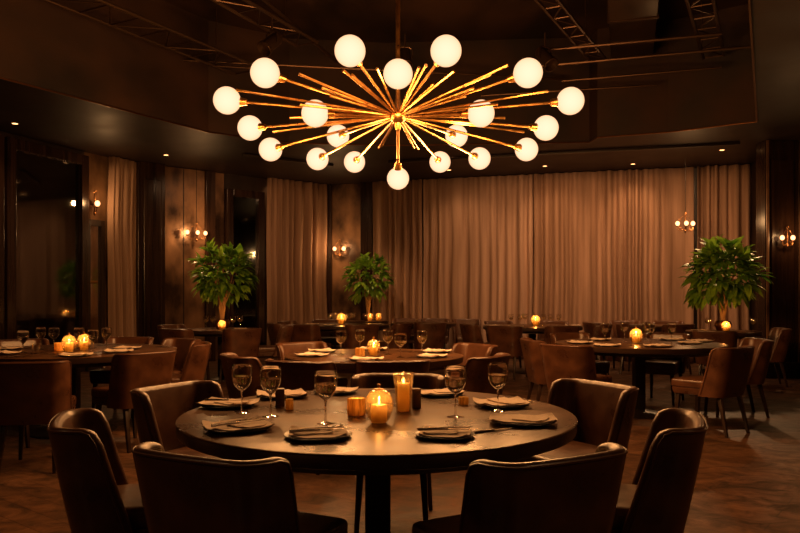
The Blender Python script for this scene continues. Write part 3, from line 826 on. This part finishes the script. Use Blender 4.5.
# ------------------------------------------------------------------ potted plants
def plant(cx, cy, rad, hgt, base, label, seed):
    rnd = random.Random(seed); root = empty('potted_plant', (cx, cy, base))
    MB().lathe([(0, 0), (.075, 0), (.085, .01), (.11, .06), (.115, .10), (.10, .135), (.095, .14), (.088, .132), (.10, .1), (.09, .04), (0, .03)], 32).build('pot', M['bronze'], root)
    MB().lathe([(0, .06), (.092, .06), (.092, .115), (0, .12)], 24).build('soil', M['box'], root)
    cz = hgt * .62; rz = hgt * .39; tips = []
    tr = MB()
    for k in range(9):
        a = 2 * pi * k / 9 + rnd.random() * .4; rr = rad * rnd.uniform(.3, .6)
        p0 = Vector((.022 * cos(a), .022 * sin(a), .10)); p1 = Vector((.04 * cos(a + 1.4), .04 * sin(a + 1.4), hgt * .24))
        p2 = Vector((rr * .45 * cos(a), rr * .45 * sin(a), hgt * .42)); p3 = Vector((rr * cos(a), rr * sin(a), cz + rz * rnd.uniform(-.2, .5)))
        pts = []
        for i in range(13):
            t = i / 12 * 3; sg = min(int(t), 2); u = t - sg; P = (p0, p1, p2, p3); pts.append(P[sg].lerp(P[sg + 1], u * u * (3 - 2 * u) * .4 + u * .6))
        tr.tube(pts, [.013 - .008 * i / 12 for i in range(13)], 7); tips.append(p3)
    tr.build('trunk', M['bark'], root)
    fo = MB()
    def leaf(p, d, l, w, droop, roll):
        d = d.normalized(); side = d.cross(Vector((0, 0, 1)))
        if side.length < .1: side = Vector((1, 0, 0))
        side.normalize(); side = Matrix.Rotation(roll, 3, d) @ side
        nrm = side.cross(d); vs, fs = [], []; n = 6
        pos = p.copy(); dd = d.copy()
        for i in range(n + 1):
            t = i / n; ww = w * (sin(pi * min(1, t * .93 + .05)) ** .75) * (1 - .25 * t)
            if i == n: ww = .001
            vs += [pos - side * ww / 2 + nrm * ww * .16, pos, pos + side * ww / 2 + nrm * ww * .16]
            dd = (dd + Vector((0, 0, -droop / n))).normalized(); pos = pos + dd * l / n
        for i in range(n):
            q = i * 3; fs += [(q, q + 1, q + 4, q + 3), (q + 1, q + 2, q + 5, q + 4)]
        fo.add(vs, fs)
    cnt = 60
    for k in range(cnt):      # rosettes spread over the crown
        z = 1 - 1.85 * (k + .5) / cnt; a = k * 2.39996 + rnd.random() * .3; q = sqrt(max(0, 1 - z * z))
        dirn = Vector((cos(a) * q, sin(a) * q, z)); f = rnd.uniform(.42, .80)
        c0 = Vector((dirn.x * rad * f, dirn.y * rad * f, cz + dirn.z * rz * f))
        m = rnd.randint(6, 8)
        for j in range(m):
            b2 = 2 * pi * j / m + rnd.random(); v = Vector((cos(b2), sin(b2), rnd.uniform(-.1, .7))) * .62 + dirn * .85 + Vector((0, 0, .12))
            sc = rad / .5
            leaf(c0 + v * .012, v, rnd.uniform(.17, .27) * sc, rnd.uniform(.07, .11) * sc, rnd.uniform(.5, 1.5), rnd.uniform(-.4, .4))
    for p in fo.v[:0]: pass
    o = fo.build('foliage', M['leaf'], root, angle=180)
    return tag(root, label, 'plant', 'leafy potted plants on the small tables')
plant(*c(9), .47, 1.30, ZT, 'leafy green potted plant left, before the narrow dark window', 1)
plant(*c(10), .45, 1.35, ZT, 'darker leafy potted plant in the far corner beside the two-bulb sconce, smallest in view', 2)
plant(*c(11), .58, 1.28, ZT, 'big leafy potted plant at the right before the deep-pleated curtain, widest crown', 3)

# ------------------------------------------------------------------ wall lamps
def scroll(c0, r0, turns, a0, sgn=1, n=18):
    pts = []
    for i in range(n + 1):
        t = i / n; a = a0 + sgn * turns * 2 * pi * t; r = r0 * (1 - .75 * t); pts.append((c0[0] + r * cos(a), c0[1], c0[2] + r * sin(a)))
    return pts
def sconce(loc, rz, nb, label, wall=True, cord=0., e=6, sp=.17, s=1.0):
    root = empty('wall_sconce' if wall else 'hanging_lamp', loc, rz)
    y0 = 0 if wall else 0
    if wall:
        MB().lathe([(0, -.0), (.045, 0), (.05, .008), (.03, .02), (0, .024)], 20).build('wall_plate', M['bronze'], root).rotation_euler = (pi / 2, 0, 0)
        MB().tube([(0, -.01, 0), (0, -.06, -.015), (0, -.10, 0)], .008, 8).build('bracket', M['bronze'], root)
    MB().tube([(0, -.10, -.12), (0, -.10, .14)], .008, 8).build('stem', M['bronze'], root)
    MB().lathe([(0, -.17), (.012, -.155), (.02, -.13), (.012, -.11), (.008, -.10), (0, -.1)], 14, (0, -.10, 0)).build('finial', M['bronze'], root)
    MB().tube(scroll((0, -.10, .16), .035, .85, -pi / 2), .005, 6).build('ring', M['bronze'], root)
    xs = (-sp, 0, sp) if nb == 3 else ((-sp * .62, sp * .62) if nb == 2 else (0.0,))
    for i, x in enumerate(xs):
        if x:
            g_ = 1 if x > 0 else -1
            pts = [(0, -.10, -.09), (x * .35, -.10, -.13), (x * .75, -.10, -.125), (x, -.10, -.09), (x, -.10, -.055)]
            arm = MB().tube(pts, .0065, 7).build('arm', M['bronze'], root)
            MB().tube(scroll((x * .55, -.10, -.08), .04, .9, pi if g_ > 0 else 0, g_), .005, 6).build('scroll', M['bronze'], arm)
            MB().tube([(0, -.10, .13), (x * .4, -.10, .12), (x * .8, -.10, .06), (x, -.10, .055)], .005, 6).build('upper_scroll', M['bronze'], arm)
        else: arm = MB().tube([(0, -.10, -.11), (0, -.13, -.10), (0, -.15, -.05)], .006, 7).build('arm', M['bronze'], root)
        yy = -.10 if x else -.15
        MB().lathe([(0, -.065), (.02, -.06), (.024, -.045), (.018, -.04), (0, -.04)], 14, (x, yy, 0)).build('cup', M['bronze'], arm)
        MB().sphere((x, yy, 0), .036, 18, 10, 1.15).build('bulb', M['bulb'], arm)
    if cord:
        MB().tube([(0, -.10, .15), (0, -.10, cord)], .005, 6).build('cord', M['iron'], root)
    root.scale = (s, s, s)
    tag(root, label, 'lamp', 'candelabra lamps on the walls')
    m = Matrix.Rotation(rz, 3, 'Z')
    q = m @ Vector((0, -.30 * s, .02))
    light('sconce_light', (loc[0] + q.x, loc[1] + q.y, loc[2] + .02), e, (1, .52, .2), r=.04)
def on_wall(px, seg, off=.0):
    p = hit(px, *seg); d = (Vector(seg[1]) - Vector(seg[0])).normalized(); n_ = Vector((d.y, -d.x))
    return p + n_ * off, atan2(d.y, d.x)
p, a = on_wall(191, S3, .12); sconce((p.x, p.y, zat(233, p.y)), a, 3, 'hanging three-bulb candelabra lamp before the brown panel left of the left potted plant', False, H - zat(233, p.y), e=16, sp=.18, s=1.0)
p, a = on_wall(342, WB, .055); sconce((p.x, p.y, zat(249, p.y)), a, 2, 'two-bulb sconce on the panel in the far corner above the back left table', e=16, sp=.15, s=1.1)
p, a = on_wall(89, S2, .005); sconce((p.x, p.y, zat(204, p.y)), a, 1, 'single-bulb ornate sconce above the glass door at the left', e=10, sp=.12, s=1.2)
sconce((5.80, 11.135, zat(238, 11.1)), 0, 2, 'two-bulb sconce on the dark pier at the far right', e=7, sp=.14, s=.92)
d = 12.6; sconce((at(683, d), d, zat(224, d)), 0, 3, 'hanging three-bulb candelabra lamp on a thin cord before the right curtain', False, H - zat(224, d), e=16, sp=.13, s=1.0)

# ------------------------------------------------------------------ starburst chandelier
hub = Vector((at(398, 5.6), 5.6, zat(116, 5.6)))
ch = empty('starburst_chandelier', hub)
tag(ch, 'huge brass starburst chandelier with glowing opal globes hanging over the room', 'chandelier')
MB().tube([(0, 0, 0), (0, 0, HR - hub.z - .002)], .017, 12).build('hanging_rod', M['brass'], ch)
MB().lathe([(0, HR - hub.z - .06), (.05, HR - hub.z - .055), (.075, HR - hub.z - .005), (0, HR - hub.z - .001)], 24).build('canopy', M['brass'], ch)
MB().sphere((0, 0, 0), .062, 24, 14).lathe([(0, -.11), (.02, -.105), (.028, -.06), (.028, .10), (.02, .13), (0, .13)], 20).build('hub', M['brass'], ch)
globes = [(350, 51, 15.5), (446, 51, 15.5), (398, 74, 14.7), (265, 73, 14.6), (528, 73, 14.6), (227, 100.5, 13.6), (570.5, 101, 13.6), (315, 113.5, 13.5), (481, 113.5, 13.5),
          (250, 128, 12.3), (546, 128, 12.4), (270.5, 149.5, 11.6), (526.5, 149.5, 11.5), (338, 136, 11.2), (456.5, 136, 11.2), (317.5, 159, 11), (479.5, 158.5, 11), (354.5, 162, 10.5), (440, 162, 10.5), (398, 178.5, 11)]
GR = .102
for px, py, r in globes:
    D = GR * F / r
    if (px, py) == (398, 178.5): D = 5.9
    p = Vector((at(px, D), D, zat(py, D))) - hub
    dn = p.normalized(); ln = p.length
    rr = GR * (D * r / F) / GR
    e0 = ln - rr
    arm = MB().tube([dn * .04, dn * (e0 - .0)], .0105, 8).build('arm', M['brass'], ch)
    sk = MB(); sk.tube([dn * (e0 - .05), dn * (e0 - .045), dn * (e0 - .012), dn * (e0 + .004)], [.014, .024, .030, .034], 14)
    sk.build('socket', M['brass'], arm)
    MB().sphere(tuple(p), rr, 32, 18).build('globe', M['globe'], arm)
    light('globe_light', hub + p + Vector((0, 0, -rr - .075)), 25, (1, .44, .135), r=.065)
tips = [(343, 70, 5.0), (352, 75, 5.05), (299, 74, 5.1), (236, 90, 5.4), (273, 132, 5.9), (377, 68.5, 4.95), (379, 148, 6.2), (382, 146, 6.15), (419, 67.5, 4.95), (426, 65, 4.9), (454, 71.5, 5.0),
        (508, 65, 4.95), (491, 74, 5.1), (548, 91, 5.4), (524, 132, 5.9), (414, 148, 6.2), (418, 149, 6.25), (330, 96, 5.3), (466, 96, 5.3), (290, 118, 5.7), (505, 118, 5.7), (300, 105, 5.4), (498, 104, 5.4),
        (362, 84, 5.2), (434, 84, 5.2), (345, 122, 6.1), (451, 122, 6.1), (322, 88, 5.2), (474, 88, 5.2), (310, 124, 5.8), (486, 125, 5.8)]
for px, py, D in tips:
    p = Vector((at(px, D), D, zat(py, D))) - hub; dn = p.normalized()
    MB().tube([dn * .04, p * .9, p], [.0095, .0085, .011], 7).build('bare_rod', M['brass'], ch)

# ------------------------------------------------------------------ steelwork in the ceiling recess
def truss(A, B, wdt, bays, label, vert=0.):
    A, B = Vector(A), Vector(B); d = (B - A).normalized(); sd = Vector((d.y, -d.x, 0)).normalized() * wdt; up = Vector((0, 0, vert))
    root = empty('ceiling_truss', A); Bz = B - A; off = sd + up
    for o in (Vector((0, 0, 0)), off): MB().tube([o, Bz + o], .022, 8).build('chord', M['truss'], root)
    for i in range(bays):
        t0, t1 = i / bays, (i + 1) / bays
        MB().tube([Bz * t0, Bz * t1 + off] if i % 2 == 0 else [Bz * t0 + off, Bz * t1], .010, 6).build('brace', M['truss'], root)
        MB().tube([Bz * t1, Bz * t1 + off], .010, 6).build('rung', M['truss'], root)
    for t in (.08, .92):
        MB().tube([Bz * t, Bz * t + Vector((0, 0, HR - A.z - (Bz.z * t)))], .008, 6).build('hanger', M['truss'], root)
    tag(root, label, 'truss', 'steel lattice trusses under the black ceiling')
truss((-4.6, 6.3, 4.4), (-2.35, 10.5, 4.4), .5, 11, 'steel lattice truss running along the left edge of the ceiling recess')
truss((-2.75, 6.6, 4.5), (-1.35, 9.6, 4.5), .32, 8, 'short steel lattice truss above the chandelier on its left')
truss((1.1, 7.2, 4.4), (2.55, 9.9, 4.4), .20, 9, 'narrow ladder truss above the chandelier on its right')
truss((2.9, 7.6, 4.5), (4.15, 10.1, 4.5), .26, 7, 'ladder truss near the right edge of the ceiling recess')
def pipe(A, B, r, label):
    b = MB().tube([A, B], r, 8); o = b.build('ceiling_pipe', M['truss'])
    tag(o, label, 'pipe', 'pipes hung under the black ceiling')
pipe((1.7, 9.2, 4.3), (3.75, 8.6, 4.3), .02, 'nearest cross pipe at the upper right above the chandelier')
pipe((1.9, 9.87, 4.32), (4.35, 9.1, 4.32), .022, 'second cross pipe at the upper right above the chandelier')
pipe((2.3, 10.5, 4.30), (4.3, 9.87, 4.30), .018, 'third cross pipe at the upper right above the chandelier')
pipe((1.2, 10.9, 4.2), (3.6, 10.35, 4.2), .016, 'lowest farthest cross pipe at the upper right')
pipe((-3.0, 10.2, 4.5), (2.5, 11.1, 4.5), .018, 'long pipe crossing behind the chandelier under the black ceiling')
pipe((-2.1, 6.4, 4.6), (-.9, 10.6, 4.6), .02, 'long thin pipe running away at left of the chandelier rod')
o = MB()
A, B = Vector((2.35, 7.4, 4.75)), Vector((3.3, 10.5, 4.75)); dd = (B - A).normalized(); sd = Vector((dd.y, -dd.x, 0)) * .28
q = [A - sd, A + sd, B + sd, B - sd]
o.hexa([(v.x, v.y, 4.6) for v in q], [(v.x, v.y, 4.98) for v in q]); du = o.build('air_duct', M['duct'], bevel=.02)
tag(du, 'rectangular dark air duct under the black ceiling at the upper right', 'duct')
for t in (.25, .5, .75):
    P = A.lerp(B, t); w = sd * 1.06; e_ = dd * .02
    q = [P - w - e_, P + w - e_, P + w + e_, P - w + e_]
    MB().hexa([(v.x, v.y, 4.585) for v in q], [(v.x, v.y, 4.995) for v in q]).build('flange', M['truss'], du)
def stage_light(loc, rz, tilt, label):
    root = empty('stage_light', loc, rz)
    MB().tube([(0, 0, .12), (0, 0, .30)], .012, 8).build('clamp', M['truss'], root)
    MB().tube([(-.10, 0, -.02), (-.10, 0, .10), (-.05, 0, .13), (.05, 0, .13), (.10, 0, .10), (.10, 0, -.02)], .009, 6).build('yoke', M['truss'], root)
    b = MB().lathe([(0, -.16), (.05, -.15), (.075, -.10), (.078, .08), (.095, .16), (.088, .165), (.07, .09), (0, .08)], 24).build('housing', M['truss'], root)
    b.rotation_euler = (tilt, 0, 0)
    tag(root, label, 'spotlight', 'dark stage lights hung in the ceiling recess')
stage_light((at(545, 8.9), 8.9, 4.12), .6, 2.4, 'dark unlit stage light hung right of the chandelier below the ladder truss')
stage_light((at(272, 8.6), 8.6, 4.2), -.7, 2.3, 'dark unlit stage light hung upper left of the chandelier')
stage_light((at(405, 9.6), 9.6, 4.35), .1, 2.6, 'dark unlit stage light behind the chandelier rod')

# ------------------------------------------------------------------ downlights in the soffit
def downlight(px, py, label, e=60, aim=None, ang=110, on=True, blend=.9):
    d = (H - CZ) * F / (HY - py); X = at(px, d)
    root = empty('recessed_downlight', (X, d, H - .001))
    MB().lathe([(.032, -.001), (.05, -.004), (.055, 0), (.05, -.001)], 24).build('trim_ring', M['bronze'], root)
    MB().lathe([(0, -.004), (.036, -.003), (.036, 0), (0, 0)], 20).build('lens', M['downlight'], root)
    tag(root, label, 'downlight', 'recessed downlights in the lower ceiling')
    o = light('downlight_beam', (X, d, H - .03), e, (1, .53, .23), kind='SPOT', spot_size=radians(ang), spot_blend=blend, shadow_soft_size=.04)
    if aim: o.rotation_euler = (Vector(aim) - o.location).to_track_quat('-Z', 'Y').to_euler()
def wallaim(px, seg, z): p = hit(px, *seg); return (p.x, p.y, z)
downlight(15, 123.5, 'downlight in the lower ceiling above the tall dark window', 30)
downlight(166, 155, 'downlight above the brown panel beside the left three-bulb sconce', 320, (-2.65, 11.0, 1.7), 40)
downlight(273, 179, 'downlight above the pleated curtain at back left', 30, wallaim(285, S3, .8))
downlight(633, 164, 'downlight before the widest back curtain, right of the chandelier', 35, wallaim(640, WB, .6))
downlight(449, 170, 'added downlight half behind the chandelier before the back curtain', 30, wallaim(470, WB, .6))  # extra lamp, added to brighten the back curtain
downlight(351, 160.5, 'added downlight between the lower chandelier globes before the corner', 140, (-.62, 14.35, 1.7), 50)  # extra lamp, added and aimed to brighten the middle plant
downlight(545, 166, 'added downlight before the back curtain just below the right chandelier globes', 30, wallaim(555, WB, .6))  # another added lamp for the curtain wash
downlight(722, 150, 'added downlight above the right potted plant', 240, (4.55, 10.4, 1.7), 45)  # extra lamp, added and aimed to lift the right plant's leaves

def washer(A, B, aim, e, label):  # light bars added to wash the curtains evenly
    A, B = Vector(A), Vector(B); mid = (A + B) / 2; d = (B - A); ln = d.length; d.normalize()
    b = MB(); th = atan2(d.y, d.x)
    b.box((mid.x, mid.y, H - .026), (ln, .05, .04), th); o = b.build('added_washer', M['iron'], bevel=.004)
    tag(o, label, 'added light fitting', 'added linear wall washers under the lower ceiling')
    n = Vector((-d.y, d.x, 0)); n = n if (Vector(aim) - mid).dot(n) > 0 else -n
    l = light('added_washer_light', mid + n * .045 + Vector((0, 0, -.03)), e, (1, .52, .24), kind='AREA', shape='RECTANGLE', size=ln, size_y=.03, spread=radians(120))
    z = (mid - Vector(aim)).normalized(); x = d if d.cross(z).z > 0 else d
    y = z.cross(x).normalized(); x = y.cross(z).normalized()
    l.rotation_euler = Matrix((x, y, z)).transposed().to_euler()
washer((-.2, 12.9, H), (5.2, 11.28, H), (3.1, 14.4, .7), 76, 'added slim dark linear washer aimed at the back curtains')
washer((-2.6, 12.2, H), (-1.2, 13.2, H), (-2.7, 14.9, 1.3), 14, 'added short dark linear washer aimed at the back left pleated curtain')
for x, y, e, lb in ((-3.2, 1.2, 45, 'left front'), (2.9, 1.2, 45, 'right front'), (-2.8, -1.8, 110, 'left rear'), (2.4, -1.8, 110, 'right rear')):  # added lamps out of view, filling the dark foreground
    root = empty('recessed_downlight', (x, y, H - .001))
    MB().lathe([(.032, -.001), (.05, -.004), (.055, 0), (.05, -.001)], 24).build('trim_ring', M['bronze'], root)
    MB().lathe([(0, -.004), (.036, -.003), (.036, 0), (0, 0)], 20).build('lens', M['downlight'], root)
    tag(root, 'added unseen downlight over the near part of the room behind the view, ' + lb, 'downlight', 'recessed downlights in the lower ceiling')
    light('downlight_beam', (x, y, H - .03), e, (1, .53, .23), kind='SPOT', spot_size=radians(130), spot_blend=.9, shadow_soft_size=.05)

root = empty('recessed_downlight', (2.55, 4.3, H - .001))
MB().lathe([(.032, -.001), (.05, -.004), (.055, 0), (.05, -.001)], 24).build('trim_ring', M['bronze'], root)
MB().lathe([(0, -.004), (.036, -.003), (.036, 0), (0, 0)], 20).build('lens', M['downlight'], root)
tag(root, 'downlight over the open floor at the right foreground', 'downlight', 'recessed downlights in the lower ceiling')
light('downlight_beam', (2.55, 4.3, H - .03), 40, (1, .5, .18), kind='SPOT', spot_size=radians(34), spot_blend=.9, shadow_soft_size=.04)

# ------------------------------------------------------------------ world, camera, view
w = bpy.data.worlds.new('world'); SC.world = w; w.use_nodes = True
w.node_tree.nodes['Background'].inputs[0].default_value = (1, .42, .18, 1); w.node_tree.nodes['Background'].inputs[1].default_value = .035
cd = bpy.data.cameras.new('camera'); cam = bpy.data.objects.new('camera', cd); COL.objects.link(cam)
cam.location = (0, 0, CZ); cam.rotation_euler = (pi / 2, 0, 0)
cd.sensor_width = 36; cd.lens = F / 800 * 36; cd.shift_y = (HY - 266.5) / 800; cd.clip_start = .05
SC.camera = cam
SC.view_settings.view_transform = 'Standard'; SC.view_settings.look = 'None'; SC.view_settings.gamma = 1
SC.view_settings.use_curve_mapping = False; SC.view_settings.exposure = 0.0
cy = SC.cycles
cy.use_denoising = True
cy.max_bounces = 10; cy.diffuse_bounces = 4; cy.glossy_bounces = 4; cy.transmission_bounces = 8; cy.transparent_max_bounces = 40
cy.sample_clamp_indirect = 3.0; cy.caustics_reflective = False; cy.caustics_refractive = False
cy.use_light_tree = True
